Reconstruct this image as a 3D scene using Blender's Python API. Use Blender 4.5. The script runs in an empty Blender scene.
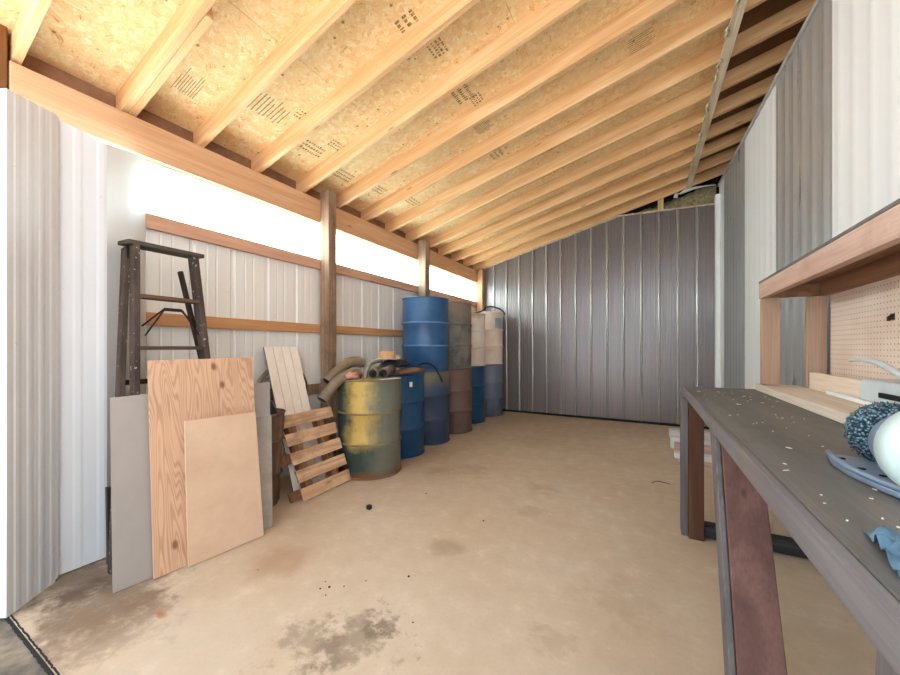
import bpy, math, random
from mathutils import Vector, Matrix
random.seed(7)
S = bpy.context.scene
COL = S.collection
PI = math.pi

# ------------------------------------------------------------------ materials
def lin(r, g, b):
    f = lambda c: (c/255/12.92) if c/255 <= .04045 else ((c/255+.055)/1.055)**2.4
    return (f(r), f(g), f(b), 1)

class N:
    """small node-graph writer"""
    def __init__(s, name):
        s.m = bpy.data.materials.new(name); s.m.use_nodes = True
        s.t = s.m.node_tree; s.t.nodes.clear()
        s.out = s.n('ShaderNodeOutputMaterial')
        s.tc = None
    def n(s, typ, **kw):
        nd = s.t.nodes.new(typ)
        for k, v in kw.items(): setattr(nd, k, v)
        return nd
    def put(s, sock, v):
        if v is None: return
        if hasattr(v, 'is_linked') or isinstance(v, bpy.types.NodeSocket): s.t.links.new(v, sock)
        else:
            try: sock.default_value = v
            except Exception: sock.default_value = tuple(v)[:3]
    def obj(s, rnd=False):
        if s.tc is None: s.tc = s.n('ShaderNodeTexCoord')
        o = s.tc.outputs['Object']
        if rnd:
            i = s.n('ShaderNodeObjectInfo'); m = s.math('MULTIPLY', i.outputs['Random'], 37.)
            c = s.n('ShaderNodeCombineXYZ')
            for k in range(3): s.put(c.inputs[k], m)
            o = s.vm('ADD', o, c.outputs[0])
        return o
    def vm(s, op, a, b=None):
        d = s.n('ShaderNodeVectorMath', operation=op); s.put(d.inputs[0], a); s.put(d.inputs[1], b)
        return d.outputs['Value'] if op in ('DISTANCE', 'LENGTH', 'DOT_PRODUCT') else d.outputs[0]
    def math(s, op, a, b=None, clamp=False):
        d = s.n('ShaderNodeMath', operation=op, use_clamp=clamp); s.put(d.inputs[0], a); s.put(d.inputs[1], b)
        return d.outputs[0]
    def scale(s, v, sc, rot=None):
        d = s.n('ShaderNodeMapping'); s.put(d.inputs[0], v); d.inputs['Scale'].default_value = sc
        if rot: d.inputs['Rotation'].default_value = rot
        return d.outputs[0]
    def noise(s, v, scale=5, detail=4, rough=.55, dist=0.):
        d = s.n('ShaderNodeTexNoise'); s.put(d.inputs['Vector'], v)
        for k, x in (('Scale', scale), ('Detail', detail), ('Roughness', rough), ('Distortion', dist)): d.inputs[k].default_value = x
        return d.outputs['Fac']
    def vor(s, v, scale=5, feature='F1', rnd=1.):
        d = s.n('ShaderNodeTexVoronoi', feature=feature); s.put(d.inputs['Vector'], v)
        d.inputs['Scale'].default_value = scale; d.inputs['Randomness'].default_value = rnd
        return d
    def ramp(s, f, a, b, lo=0., hi=1., smooth=False):
        d = s.n('ShaderNodeMapRange', clamp=True)
        if smooth: d.interpolation_type = 'SMOOTHSTEP'
        for i, x in enumerate((f, a, b, lo, hi)): s.put(d.inputs[i], x)
        return d.outputs[0]
    def mix(s, f, a, b, mode='MIX'):
        d = s.n('ShaderNodeMix', data_type='RGBA', blend_type=mode)
        s.put(d.inputs[0], f); s.put(d.inputs[6], a); s.put(d.inputs[7], b)
        return d.outputs[2]
    def sep(s, v):
        d = s.n('ShaderNodeSeparateXYZ'); s.put(d.inputs[0], v); return d.outputs
    def bump(s, h, strength=.2, dist=.01):
        d = s.n('ShaderNodeBump'); d.inputs['Strength'].default_value = strength; d.inputs['Distance'].default_value = dist
        s.put(d.inputs['Height'], h); return d.outputs[0]
    def done(s, col, rough=.6, metal=0., spec=.5, normal=None, alpha=None, trans=None, coat=None):
        p = s.n('ShaderNodeBsdfPrincipled')
        s.put(p.inputs['Base Color'], col); s.put(p.inputs['Roughness'], rough); s.put(p.inputs['Metallic'], metal)
        s.put(p.inputs['Specular IOR Level'], spec)
        if normal is not None: s.put(p.inputs['Normal'], normal)
        if alpha is not None: s.put(p.inputs['Alpha'], alpha)
        if trans is not None: s.put(p.inputs['Transmission Weight'], trans)
        if coat is not None: s.put(p.inputs['Coat Weight'], coat)
        s.t.links.new(p.outputs[0], s.out.inputs[0]); return s.m

def wood(name, c1, c2, axis='X', ring=9., sc=1., rough=.65, knots=.6, grey=None, dark=None, spots=None):
    g = N(name); v = g.obj(True)
    st = {'X': (.35, 5, 5), 'Y': (5, .35, 5), 'Z': (5, 5, .35)}[axis]
    st = tuple(x*sc for x in st)
    a = g.noise(g.scale(v, st), 1., 3, .5, .3)
    r = g.math('SINE', g.math('MULTIPLY', a, ring*6.28))
    r = g.ramp(r, -1., 1., 0., 1.)
    fst = {'X': (3, 120, 120), 'Y': (120, 3, 120), 'Z': (120, 120, 3)}[axis]
    fine = g.noise(g.scale(v, fst), 1., 3)
    col = g.mix(g.math('MULTIPLY', r, .8), lin(*c1), lin(*c2))
    col = g.mix(g.ramp(fine, .35, .7, 0., .35), col, lin(*[x*.72 for x in c2]))
    blot = g.noise(v, 2.2*sc, 3)
    col = g.mix(g.ramp(blot, .45, .75, 0., .45), col, lin(*(grey or c2)))
    if dark:
        d2 = g.noise(v, 3.5*sc, 6, .7)
        col = g.mix(g.ramp(d2, .5, .72, 0., .85), col, lin(*dark))
    if spots:
        d3 = g.noise(v, 42., 2, .5)
        col = g.mix(g.ramp(d3, .66, .7, 0., .8), col, lin(*spots))
    if knots:
        kst = {'X': (1.2, 5, 5), 'Y': (5, 1.2, 5), 'Z': (5, 5, 1.2)}[axis]
        k = g.vor(g.scale(v, kst), 1.6).outputs['Distance']
        col = g.mix(g.ramp(k, .05, .11, knots, 0.), col, lin(c2[0]*.5, c2[1]*.38, c2[2]*.28))
    return g.done(col, rough, spec=.25, normal=g.bump(fine, .15, .004))

def plain(name, c, rough=.5, metal=0., var=.25, c2=None, nsc=6., spec=.4, coat=None):
    g = N(name); v = g.obj(True)
    a = g.noise(v, nsc, 5, .6)
    col = g.mix(g.ramp(a, .4, .7, 0., var), lin(*c), lin(*(c2 or [x*.6 for x in c])))
    return g.done(col, rough, metal, spec, coat=coat)

def metal_sheet(name, c, c2, rough=.4, metal=0., spec=.5, stain=None, sc=(8, 8, .7)):
    g = N(name); v = g.obj()
    streak = g.noise(g.scale(v, sc), 1., 5, .6)
    spots = g.noise(v, 26., 3, .7)
    col = g.mix(g.ramp(streak, .4, .75, 0., .5), lin(*c), lin(*c2))
    col = g.mix(g.ramp(spots, .68, .8, 0., .5), col, lin(*(stain or c2)))
    rr = g.ramp(streak, .3, .7, rough-.06, rough+.08)
    return g.done(col, rr, metal, spec)

M = {}
M['rafter'] = wood('PineRafter', (240, 200, 150), (220, 170, 116), 'X', 6)
M['rafter_dark'] = wood('BrownedRafter', (196, 142, 84), (160, 104, 56), 'X', 6)
M['beam'] = wood('BeamFir', (228, 184, 144), (214, 164, 122), 'Y', 5)
M['girt_top'] = wood('PinkGirt', (222, 178, 150), (206, 158, 130), 'Y', 5)
M['girt'] = wood('OrangeGirt', (216, 164, 116), (200, 144, 96), 'Y', 6)
M['post'] = wood('PostTimber', (170, 142, 118), (134, 104, 82), 'Z', 8, dark=(104, 78, 64))
M['post_pale'] = wood('CornerPost', (198, 158, 120), (170, 124, 88), 'Z', 6)
M['post_mid'] = wood('PalePost', (176, 150, 124), (142, 114, 92), 'Z', 8)
M['post_dark'] = wood('FrontPost', (132, 84, 44), (98, 58, 28), 'Z', 8)
M['strip'] = wood('WeatheredNailer', (224, 206, 178), (194, 166, 134), 'Y', 6, grey=(206, 200, 186))
M['ply_small'] = plain('BirchPly', (214, 182, 154), .6, 0, .55, (188, 152, 124), 4.5, .3)
M['ply_edge'] = plain('PlyEdge', (188, 140, 96), .7)
M['pallet'] = wood('PalletBoard', (226, 188, 152), (192, 148, 112), 'Y', 8, dark=(122, 92, 72))
M['pallet_dark'] = wood('PalletRunner', (150, 108, 76), (112, 76, 52), 'Z', 8, dark=(86, 64, 48))
M['shelf'] = wood('PinkPine', (208, 176, 158), (190, 154, 136), 'Y', 4, knots=.9, dark=(172, 136, 118))
M['shelf_up'] = wood('UprightPine', (196, 164, 140), (172, 138, 112), 'Z', 5, knots=.8)
M['shelf_dark'] = wood('ShelfBoards', (158, 116, 86), (124, 88, 64), 'Y', 5)
M['pale_board'] = wood('PaleBoard', (226, 210, 190), (212, 194, 170), 'Y', 4)
M['back_board'] = wood('FreshBoard', (240, 218, 196), (230, 202, 176), 'Y', 3, knots=.3)
M['stud'] = wood('StudPine', (228, 194, 142), (206, 164, 108), 'Z', 6)
M['bench_leg'] = wood('RedBrownLeg', (128, 92, 82), (102, 70, 64), 'Z', 5, knots=.9, dark=(78, 54, 50))
M['bench_leg_edge'] = wood('GreyLegEdge', (112, 106, 104), (90, 84, 82), 'Z', 6, knots=0)
M['bench_leg_dark'] = wood('BrownLeg', (108, 68, 46), (78, 48, 34), 'Z', 6)
M['stretcher'] = wood('DarkStretcher', (66, 64, 66), (44, 44, 46), 'X', 6, knots=0)
M['lumber'] = wood('OffcutPink', (206, 178, 168), (184, 150, 140), 'X', 6)
M['lumber_white'] = plain('WhitePaintedOffcut', (226, 220, 216), .6, 0, .3, (186, 176, 170))
M['ladder'] = wood('LadderWood', (92, 76, 68), (64, 52, 46), 'Z', 8, knots=0, dark=(50, 40, 36), spots=(190, 180, 170))
M['ladder_cap'] = wood('LadderCap', (84, 76, 68), (60, 54, 48), 'Y', 8, knots=0)
M['ladder_step'] = wood('LadderStep', (104, 80, 62), (76, 58, 46), 'Y', 8, knots=0)
M['ladder_black'] = wood('LadderBlack', (58, 46, 40), (38, 30, 28), 'Z', 8, knots=0)
M['iron'] = plain('DarkIron', (42, 40, 40), .5, .4)
M['white_wall'] = metal_sheet('WhiteMetal', (220, 222, 225), (214, 215, 217), .45, 0., .4, (172, 166, 160))
M['trim_white'] = plain('WhiteTrim', (240, 240, 238), .4, 0, .15, (210, 208, 204))
M['wall_left'] = metal_sheet('BackOfSiding', (236, 232, 226), (226, 221, 214), .5, 0., .35, (160, 150, 140))
M['right_white'] = metal_sheet('RightWhiteMetal', (232, 231, 229), (226, 224, 221), .4, 0., .45, (204, 200, 194))
M['right_grey'] = metal_sheet('RightGreyMetal', (168, 167, 166), (160, 158, 156), .32, .4, .5, (130, 126, 122))
M['strip_grey'] = plain('GreyTrim', (170, 169, 164), .5, 0, .3)
M['black'] = plain('DarkUnderlay', (26, 23, 21), .9, 0, .3)
M['blocking'] = plain('Blocking', (150, 112, 88), .9, 0, .6, (92, 66, 52))
M['cavity'] = plain('CavityShade', (112, 78, 48), .9, 0, .5)  # strand board darkened to paint in the shade of the roof cavity
M['sheet_metal'] = metal_sheet('GalvSheet', (168, 159, 152), (138, 129, 122), .38, .25, .5, (190, 186, 180), (2.5, 2.5, 1.2))
M['white_plank'] = plain('WhitePaintedPanel', (248, 236, 222), .55, 0, .3, (218, 200, 180))
M['groove'] = plain('GrooveShade', (120, 104, 92), .8)
M['can'] = wood('RustyCan', (128, 100, 84), (92, 70, 60), 'Z', 5, knots=0, dark=(62, 48, 44), rough=.7)
M['hose'] = plain('TanHose', (142, 122, 96), .6, 0, .5, (96, 80, 62), 14)
M['hose_grey'] = plain('GreyTube', (138, 126, 114), .5, .1, .4)
M['hole'] = plain('TubeInside', (14, 12, 12), .9, 0, 0)
M['pipe'] = plain('DullPipe', (128, 112, 98), .5, .3, .5, (88, 74, 64), 12)
M['pink'] = plain('PinkCloth', (196, 142, 122), .9, 0, .5, (160, 104, 90), 20)
M['hat'] = plain('StrawHat', (204, 160, 112), .9, 0, .5, (160, 116, 74), 40)
M['dark_cloth'] = plain('DarkCloth', (44, 44, 52), .9, 0, .5, (90, 78, 70), 12)
M['brown_board'] = wood('BrownScrap', (158, 116, 82), (118, 82, 58), 'Y', 6)
M['paper'] = plain('Paper', (218, 204, 184), .8, 0, .3)
M['label'] = plain('WhiteLabel', (236, 238, 240), .6, 0, .1)
M['rubber'] = plain('BlackRubber', (34, 38, 46), .5, 0, .2)
M['rag'] = plain('BlueRag', (92, 122, 142), .8, 0, .7, (58, 86, 108), 26)
M['mint'] = plain('MintEnamel', (190, 206, 202), .4, 0, .35, (170, 186, 180), 18, .5)
M['cast'] = plain('BlueGreyCast', (128, 146, 166), .4, .3, .5, (104, 104, 112), 9)
M['casing'] = plain('PaleCasing', (196, 200, 198), .45, .1, .25)
M['chip'] = plain('WoodChip', (232, 222, 206), .8, 0, .1)
M['insul'] = plain('InsulationBatt', (166, 152, 116), 1., 0, .9, (96, 86, 62), 22)
M['fluff'] = plain('InsulationScrap', (196, 198, 160), 1., 0, .8, (146, 150, 110), 40)
M['foil'] = plain('WhiteFoil', (216, 218, 214), .5, .1, .4)
M['stamp'] = plain('StampInk', (122, 102, 72), .9, 0, .9, (206, 174, 124), 70)
M['stain_red'] = plain('RedChalk', (178, 112, 92), .9)

def osb(name):
    g = N(name); v = g.obj()
    cols = []
    col = None; hh = None
    for i, (scl, off) in enumerate(((18., 0.), (25., 3.7), (33., 9.1))):
        vv = g.vm('ADD', v, (off, off*1.7, 0))
        vv = g.scale(vv, (1., 1., 0.))
        jit = g.n('ShaderNodeTexNoise'); g.put(jit.inputs['Vector'], vv); jit.inputs['Scale'].default_value = scl*1.6
        wv = g.vm('ADD', vv, g.scale(jit.outputs['Color'], (.022, .022, 0)))
        vo = g.vor(wv, scl)
        ang = g.math('MULTIPLY', g.sep(vo.outputs['Color'])[0], 6.28)
        rot = g.n('ShaderNodeVectorRotate', rotation_type='Z_AXIS')
        g.put(rot.inputs['Vector'], vv); g.put(rot.inputs['Angle'], ang)
        st = g.noise(g.scale(rot.outputs[0], (9., 130., 1.)), 1., 2, .5)
        tone = g.sep(vo.outputs['Color'])[1]
        k = g.math('ADD', g.math('MULTIPLY', st, .85), g.math('MULTIPLY', tone, .34))
        if col is None: col = k
        else:
            sel = g.ramp(g.sep(vo.outputs['Color'])[2], .52, .56)
            mx = g.n('ShaderNodeMix', data_type='FLOAT'); g.put(mx.inputs[0], sel); g.put(mx.inputs[2], col); g.put(mx.inputs[3], k)
            col = mx.outputs[0]
    r = g.n('ShaderNodeValToRGB'); g.put(r.inputs[0], col)
    e = r.color_ramp.elements
    e[0].position = .26; e[0].color = lin(178, 128, 76)
    e[1].position = .8; e[1].color = lin(248, 230, 190)
    for p, c in ((.36, (232, 188, 132)), (.52, (242, 204, 150)), (.68, (242, 212, 160))):
        x = r.color_ramp.elements.new(p); x.color = lin(*c)
    big = g.noise(v, 1.3, 3)
    c = g.mix(g.ramp(big, .4, .7, 0., .4), r.outputs[0], lin(222, 190, 138))
    sp = g.vor(g.scale(v, (1, 1, 0)), 9.)
    c = g.mix(g.ramp(sp.outputs['Distance'], .06, .1, .8, 0.), c, lin(136, 96, 54))
    return g.done(c, .75, spec=.2, normal=g.bump(col, .25, .006))
M['osb'] = osb('StrandBoard')

def plywood(name):
    g = N(name); v = g.obj()
    w = g.n('ShaderNodeVectorMath', operation='MULTIPLY'); 
    a = g.noise(g.scale(v, (7., 7., .8)), 1., 2, .45, .15)
    s_ = g.math('SINE', g.math('MULTIPLY', a, 210.))
    r = g.ramp(s_, -.2, .9)
    z = g.noise(g.scale(v, (90, 90, 4)), 1., 3)
    col = g.mix(g.math('MULTIPLY', r, .6), lin(206, 168, 138), lin(158, 112, 82))
    col = g.mix(g.ramp(z, .4, .7, 0., .4), col, lin(200, 156, 120))
    b = g.noise(v, 3., 2)
    col = g.mix(g.ramp(b, .4, .7, 0., .4), col, lin(214, 172, 140))
    for p in ((-.175, -.0, .13), (.13, 0., .98), (.09, 0, 1.1)):
        d = g.vm('DISTANCE', g.scale(v, (1, 0, .6)), (p[0], 0, p[2]*.6))
        col = g.mix(g.ramp(d, .008, .02, .85, 0.), col, lin(120, 70, 38))
    return g.done(col, .6, spec=.3)
M['ply'] = plywood('FirPlywood')

def concrete(name):
    g = N(name); v = g.obj()
    a = g.noise(v, 1.1, 5, .6); b = g.noise(v, 9., 6, .65); c = g.noise(v, 60., 3, .7)
    col = g.mix(g.ramp(a, .3, .7), lin(200, 180, 157), lin(188, 161, 134))
    col = g.mix(g.ramp(b, .42, .75, 0., .45), col, lin(176, 154, 130))
    col = g.mix(g.ramp(b, .28, .42, .3, 0.), col, lin(218, 208, 192))
    col = g.mix(g.ramp(c, .55, .8, 0., .3), col, lin(150, 130, 108))
    w = g.noise(v, 7., 6, .7); w2 = g.noise(v, 22., 4, .7)
    # (x, y, radius, colour, strength, raggedness)
    for x, y, r, cc, k, rg in ((-1.808, 1.309, .22, (152, 110, 74), .62, .12), (-1.07, 1.88, .13, (134, 112, 90), .6, .12),
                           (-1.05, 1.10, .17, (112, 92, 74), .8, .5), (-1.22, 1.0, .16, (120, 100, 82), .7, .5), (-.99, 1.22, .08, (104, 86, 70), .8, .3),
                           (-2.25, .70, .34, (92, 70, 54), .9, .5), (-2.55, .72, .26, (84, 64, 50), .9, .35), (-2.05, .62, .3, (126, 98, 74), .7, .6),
                           (-1.6, .75, .35, (190, 176, 158), .4, .6), (-.11, 1.89, .2, (164, 140, 112), .5, .4), (-1.79, 3.05, .14, (146, 118, 90), .5, .25),
                           (-.8, 3.1, .16, (158, 130, 102), .45, .4), (-1.5, 3.2, .2, (150, 122, 94), .4, .4), (-.75, 2.6, .12, (150, 126, 100), .4, .4),
                           (-1.3, 4.6, .4, (176, 148, 116), .5, .5), (-2.3, 3.4, .5, (158, 120, 84), .5, .5), (-.35, 1.5, .1, (150, 130, 106), .4, .4)):
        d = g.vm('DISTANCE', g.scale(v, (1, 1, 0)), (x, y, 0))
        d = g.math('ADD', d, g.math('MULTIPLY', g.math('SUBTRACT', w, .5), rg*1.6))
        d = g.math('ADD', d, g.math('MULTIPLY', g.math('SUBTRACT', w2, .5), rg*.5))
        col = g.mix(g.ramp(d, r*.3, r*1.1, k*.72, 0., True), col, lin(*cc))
    d = g.vm('DISTANCE', g.scale(g.vm('SUBTRACT', v, (-1.93, .795, 0)), (1.2, 3.2, 0), (0, 0, .5)), (0, 0, 0))
    d = g.math('ADD', d, g.math('MULTIPLY', g.math('SUBTRACT', w2, .5), .1))
    col = g.mix(g.ramp(d, .02, .07, .7, 0.), col, lin(164, 98, 72))
    return g.done(col, g.ramp(b, .3, .7, .5, .75), spec=.35, normal=g.bump(c, .12, .004))
M['floor'] = concrete('ShedSlab')

def apron(name):
    g = N(name); v = g.obj()
    a = g.noise(v, 2.5, 6, .65); b = g.noise(v, 14., 5, .7)
    col = g.mix(g.ramp(a, .36, .56), lin(160, 142, 122), lin(82, 73, 64))
    col = g.mix(g.ramp(b, .5, .75, 0., .5), col, lin(70, 62, 54))
    far = g.ramp(g.vm('LENGTH', g.scale(v, (1, 1, 0))), 3., 5.)
    col = g.mix(far, col, lin(176, 178, 182))
    return g.done(col, .75, spec=.3)
M['apron'] = apron('OutdoorSlab')

def charcoal(name):
    g = N(name); v = g.obj()
    s_ = g.noise(g.scale(v, (70, 70, .25)), 1., 2)
    col = g.mix(g.ramp(s_, .4, .7), lin(138, 130, 128), lin(130, 121, 120))
    return g.done(col, .3, .45, .5)
M['back'] = charcoal('CharcoalMetal')

M['seam'] = plain('SeamHighlight', (186, 182, 176), .25, .5, .15)  # pale rib metal, paints in the reflected highlight lines
def benchtop(name):
    g = N(name); v = g.obj()
    a = g.noise(g.scale(v, (9, .9, 9)), 1., 5, .6); b = g.noise(v, 8., 6, .7); c = g.noise(g.scale(v, (80, 3, 80)), 1., 3)
    col = g.mix(g.ramp(a, .35, .7), lin(86, 85, 82), lin(110, 105, 98))
    col = g.mix(g.ramp(b, .5, .72, 0., .6), col, lin(66, 62, 62))
    col = g.mix(g.ramp(c, .5, .75, 0., .35), col, lin(132, 116, 98))
    return g.done(col, .5, spec=.45, normal=g.bump(c, .2, .003))
M['bench'] = benchtop('DarkBenchTop')
M['bench_edge'] = wood('BenchEdge', (118, 112, 112), (100, 92, 92), 'Y', 6, knots=0, dark=(116, 94, 86))

def pegboard(name):
    g = N(name); v = g.obj()
    s_ = g.sep(v)
    p = .0254
    fy = g.math('SUBTRACT', g.math('FRACT', g.math('DIVIDE', s_[1], p)), .5)
    fz = g.math('SUBTRACT', g.math('FRACT', g.math('DIVIDE', s_[2], p)), .5)
    d = g.math('SQRT', g.math('ADD', g.math('POWER', fy, 2.), g.math('POWER', fz, 2.)))
    col = g.mix(g.ramp(g.noise(v, 4, 4), .4, .7), lin(228, 204, 186), lin(218, 190, 168))
    col = g.mix(g.ramp(d, .09, .15, .8, 0.), col, lin(70, 44, 34))
    return g.done(col, .6, spec=.3)
M['peg'] = pegboard('Pegboard')

def translucent(name):
    g = N(name); v = g.obj()
    s_ = g.noise(g.scale(v, (1, 10, .8)), 1., 4)
    col = g.mix(g.ramp(s_, .4, .7), lin(206, 226, 230), lin(190, 216, 222))
    t = g.n('ShaderNodeBsdfTranslucent'); g.put(t.inputs[0], col)
    d = g.n('ShaderNodeBsdfDiffuse'); g.put(d.inputs[0], col)
    m = g.n('ShaderNodeMixShader'); m.inputs[0].default_value = .25
    g.t.links.new(t.outputs[0], m.inputs[1]); g.t.links.new(d.outputs[0], m.inputs[2])
    g.t.links.new(m.outputs[0], g.out.inputs[0]); return g.m
M['clerestory'] = translucent('TranslucentPanel')

def clear_plastic(name):
    g = N(name); v = g.obj()
    a = g.noise(v, 5., 5, .7)
    tr = g.n('ShaderNodeBsdfTransparent'); tr.inputs[0].default_value = (.9, .88, .86, 1)
    p = g.n('ShaderNodeBsdfPrincipled'); p.inputs['Base Color'].default_value = lin(204, 196, 188); p.inputs['Roughness'].default_value = .3
    m = g.n('ShaderNodeMixShader'); g.put(m.inputs[0], g.ramp(a, .3, .7, .35, .6))
    g.t.links.new(tr.outputs[0], m.inputs[1]); g.t.links.new(p.outputs[0], m.inputs[2])
    g.t.links.new(m.outputs[0], g.out.inputs[0]); return g.m
M['clear'] = clear_plastic('CloudyPlastic')

def drum_paint(name, c, c2, amt=.4, rust=.3, rustc=(112, 78, 56), rough=.42, top=None, spec=.5, nsc=4.):
    g = N(name); v = g.obj(True)
    a = g.noise(v, nsc, 6, .65); b = g.noise(v, 11., 6, .75)
    col = g.mix(g.ramp(a, .42, .62, 0., amt), lin(*c), lin(*c2))
    col = g.mix(g.ramp(b, .6, .74, 0., rust), col, lin(*rustc))
    if top:
        z = g.sep(g.obj())[2]
        z = g.math('ADD', z, g.math('MULTIPLY', g.math('SUBTRACT', a, .5), .35))
        col = g.mix(g.ramp(z, top[1], top[2], 0., top[3]), col, lin(*top[0]))
    return g.done(col, rough, .0, spec)

def drum_yellow(name):
    g = N(name); v = g.obj()
    s_ = g.sep(v)
    # across = position along the drum's width, on its room-facing side
    ac = g.math('ADD', g.math('MULTIPLY', s_[0], .766), g.math('MULTIPLY', s_[1], .643))
    a = g.noise(v, 5., 6, .65); b = g.noise(v, 12., 6, .75)
    acn = g.math('ADD', ac, g.math('MULTIPLY', g.math('SUBTRACT', a, .5), .34))
    base = g.mix(g.ramp(acn, -.05, .12), lin(54, 70, 64), lin(112, 114, 100))
    base = g.mix(g.ramp(b, .5, .7, 0., .5), base, lin(82, 92, 92))
    yel = g.math('MULTIPLY', g.ramp(acn, -.24, -.12), g.ramp(acn, -.04, .09, 1., 0.))
    zz = g.math('ADD', s_[2], g.math('MULTIPLY', g.math('SUBTRACT', a, .5), .2))
    yel = g.math('MULTIPLY', yel, g.ramp(zz, .24, .34))
    yel = g.math('MULTIPLY', yel, g.ramp(b, .56, .68, 1., .35))
    col = g.mix(yel, base, lin(192, 160, 82))
    col = g.mix(g.ramp(zz, .10, .02), col, lin(140, 90, 58))
    col = g.mix(g.ramp(b, .62, .74, 0., .4), col, lin(120, 96, 62))
    return g.done(col, .5, 0., .4)

# ------------------------------------------------------------------ mesh writer
class MB:
    def __init__(s): s.v = []; s.f = []; s.mi = []; s.sm = []
    def add(s, vs, fs, mi=0, smooth=False):
        o = len(s.v); s.v += [Vector(p) for p in vs]
        for f in fs: s.f.append([o+i for i in f]); s.mi.append(mi); s.sm.append(smooth)
        return s
    def box(s, x0, x1, y0, y1, z0, z1, mi=0):
        x0, x1 = min(x0, x1), max(x0, x1); y0, y1 = min(y0, y1), max(y0, y1); z0, z1 = min(z0, z1), max(z0, z1)
        v = [(x, y, z) for z in (z0, z1) for y in (y0, y1) for x in (x0, x1)]
        return s.add(v, [(0, 2, 3, 1), (4, 5, 7, 6), (0, 1, 5, 4), (2, 6, 7, 3), (0, 4, 6, 2), (1, 3, 7, 5)], mi)
    def hexa(s, p, mi=0):
        """8 points: bottom ring 0-3, top ring 4-7"""
        return s.add(p, [(3, 2, 1, 0), (4, 5, 6, 7), (0, 1, 5, 4), (1, 2, 6, 5), (2, 3, 7, 6), (3, 0, 4, 7)], mi)
    def bar(s, a, b, w, h, up=(0, 0, 1), mi=0):
        a, b = Vector(a), Vector(b); d = (b-a).normalized(); u = Vector(up)
        r = d.cross(u).normalized(); u = r.cross(d).normalized()
        ring = [(-1, -1), (1, -1), (1, 1), (-1, 1)]
        return s.hexa([p + r*(i*w/2) + u*(j*h/2) for p in (a, b) for i, j in ring], mi)
    def prism(s, poly, ext, mi=0):
        ext = Vector(ext); n = len(poly)
        v = [Vector(p) for p in poly] + [Vector(p)+ext for p in poly]
        f = [tuple(range(n-1, -1, -1)), tuple(range(n, 2*n))] + [(i, (i+1) % n, (i+1) % n+n, i+n) for i in range(n)]
        return s.add(v, f, mi)
    def tube(s, pts, r, seg=8, closed=False, caps=True, mi=0, rib=0.):
        pts = [Vector(p) for p in pts]; n = len(pts); rings = []
        t0 = None; nrm = None
        for i, p in enumerate(pts):
            a = pts[(i-1) % n] if (closed or i > 0) else p; b = pts[(i+1) % n] if (closed or i < n-1) else p
            t = (b-a).normalized()
            if nrm is None:
                nrm = t.orthogonal().normalized()
            else:
                nrm = (nrm - t*nrm.dot(t)).normalized()
            bn = t.cross(nrm)
            rr = (r[i] if isinstance(r, (list, tuple)) else r) + (rib if i % 2 else 0.)
            rings.append([p + nrm*(math.cos(2*PI*k/seg)*rr) + bn*(math.sin(2*PI*k/seg)*rr) for k in range(seg)])
        v = [q for ring in rings for q in ring]; f = []
        for i in range(n if closed else n-1):
            j = (i+1) % n
            for k in range(seg): f.append((i*seg+k, i*seg+(k+1) % seg, j*seg+(k+1) % seg, j*seg+k))
        if caps and not closed: f += [tuple(range(seg-1, -1, -1)), tuple((n-1)*seg+k for k in range(seg))]
        return s.add(v, f, mi, True)
    def lathe(s, prof, seg=40, c=(0, 0, 0), axis='Z', mi=0, smooth=True, cap=True):
        c = Vector(c); v = []; f = []; n = len(prof)
        for r, z in prof:
            for k in range(seg):
                a = 2*PI*k/seg; x, y = r*math.cos(a), r*math.sin(a)
                p = {'Z': (x, y, z), 'Y': (x, z, -y), 'X': (z, x, y)}[axis]
                v.append(c+Vector(p))
        for i in range(n-1):
            for k in range(seg): f.append((i*seg+k, i*seg+(k+1) % seg, (i+1)*seg+(k+1) % seg, (i+1)*seg+k))
        if cap: f += [tuple(range(seg-1, -1, -1)), tuple((n-1)*seg+k for k in range(seg))]
        return s.add(v, f, mi, smooth)
    def sheet(s, prof, z0, ztop, mi=0):
        """vertical sheet through a plan profile [(x,y)], top z a function of (x,y)"""
        n = len(prof); v = [(x, y, z0) for x, y in prof] + [(x, y, ztop(x, y)) for x, y in prof]
        return s.add(v, [(i, i+1, n+i+1, n+i) for i in range(n-1)], mi)
    def build(s, name, mat, parent=None, origin=(0, 0, 0), bevel=0., solid=0.):
        me = bpy.data.meshes.new(name); o3 = Vector(origin)
        me.from_pydata([p-o3 for p in s.v], [], s.f)
        for m in (mat if isinstance(mat, list) else [mat]): me.materials.append(m)
        me.polygons.foreach_set('material_index', s.mi); me.polygons.foreach_set('use_smooth', s.sm)
        me.update()
        o = bpy.data.objects.new(name, me); COL.objects.link(o)
        if parent is not None: o.parent = parent
        else: o.location = o3
        if solid:
            d = o.modifiers.new('solid', 'SOLIDIFY'); d.thickness = solid; d.offset = 0
        if bevel:
            b = o.modifiers.new('bevel', 'BEVEL'); b.width = bevel; b.segments = 2; b.limit_method = 'ANGLE'; b.angle_limit = .6
        return o

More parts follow.
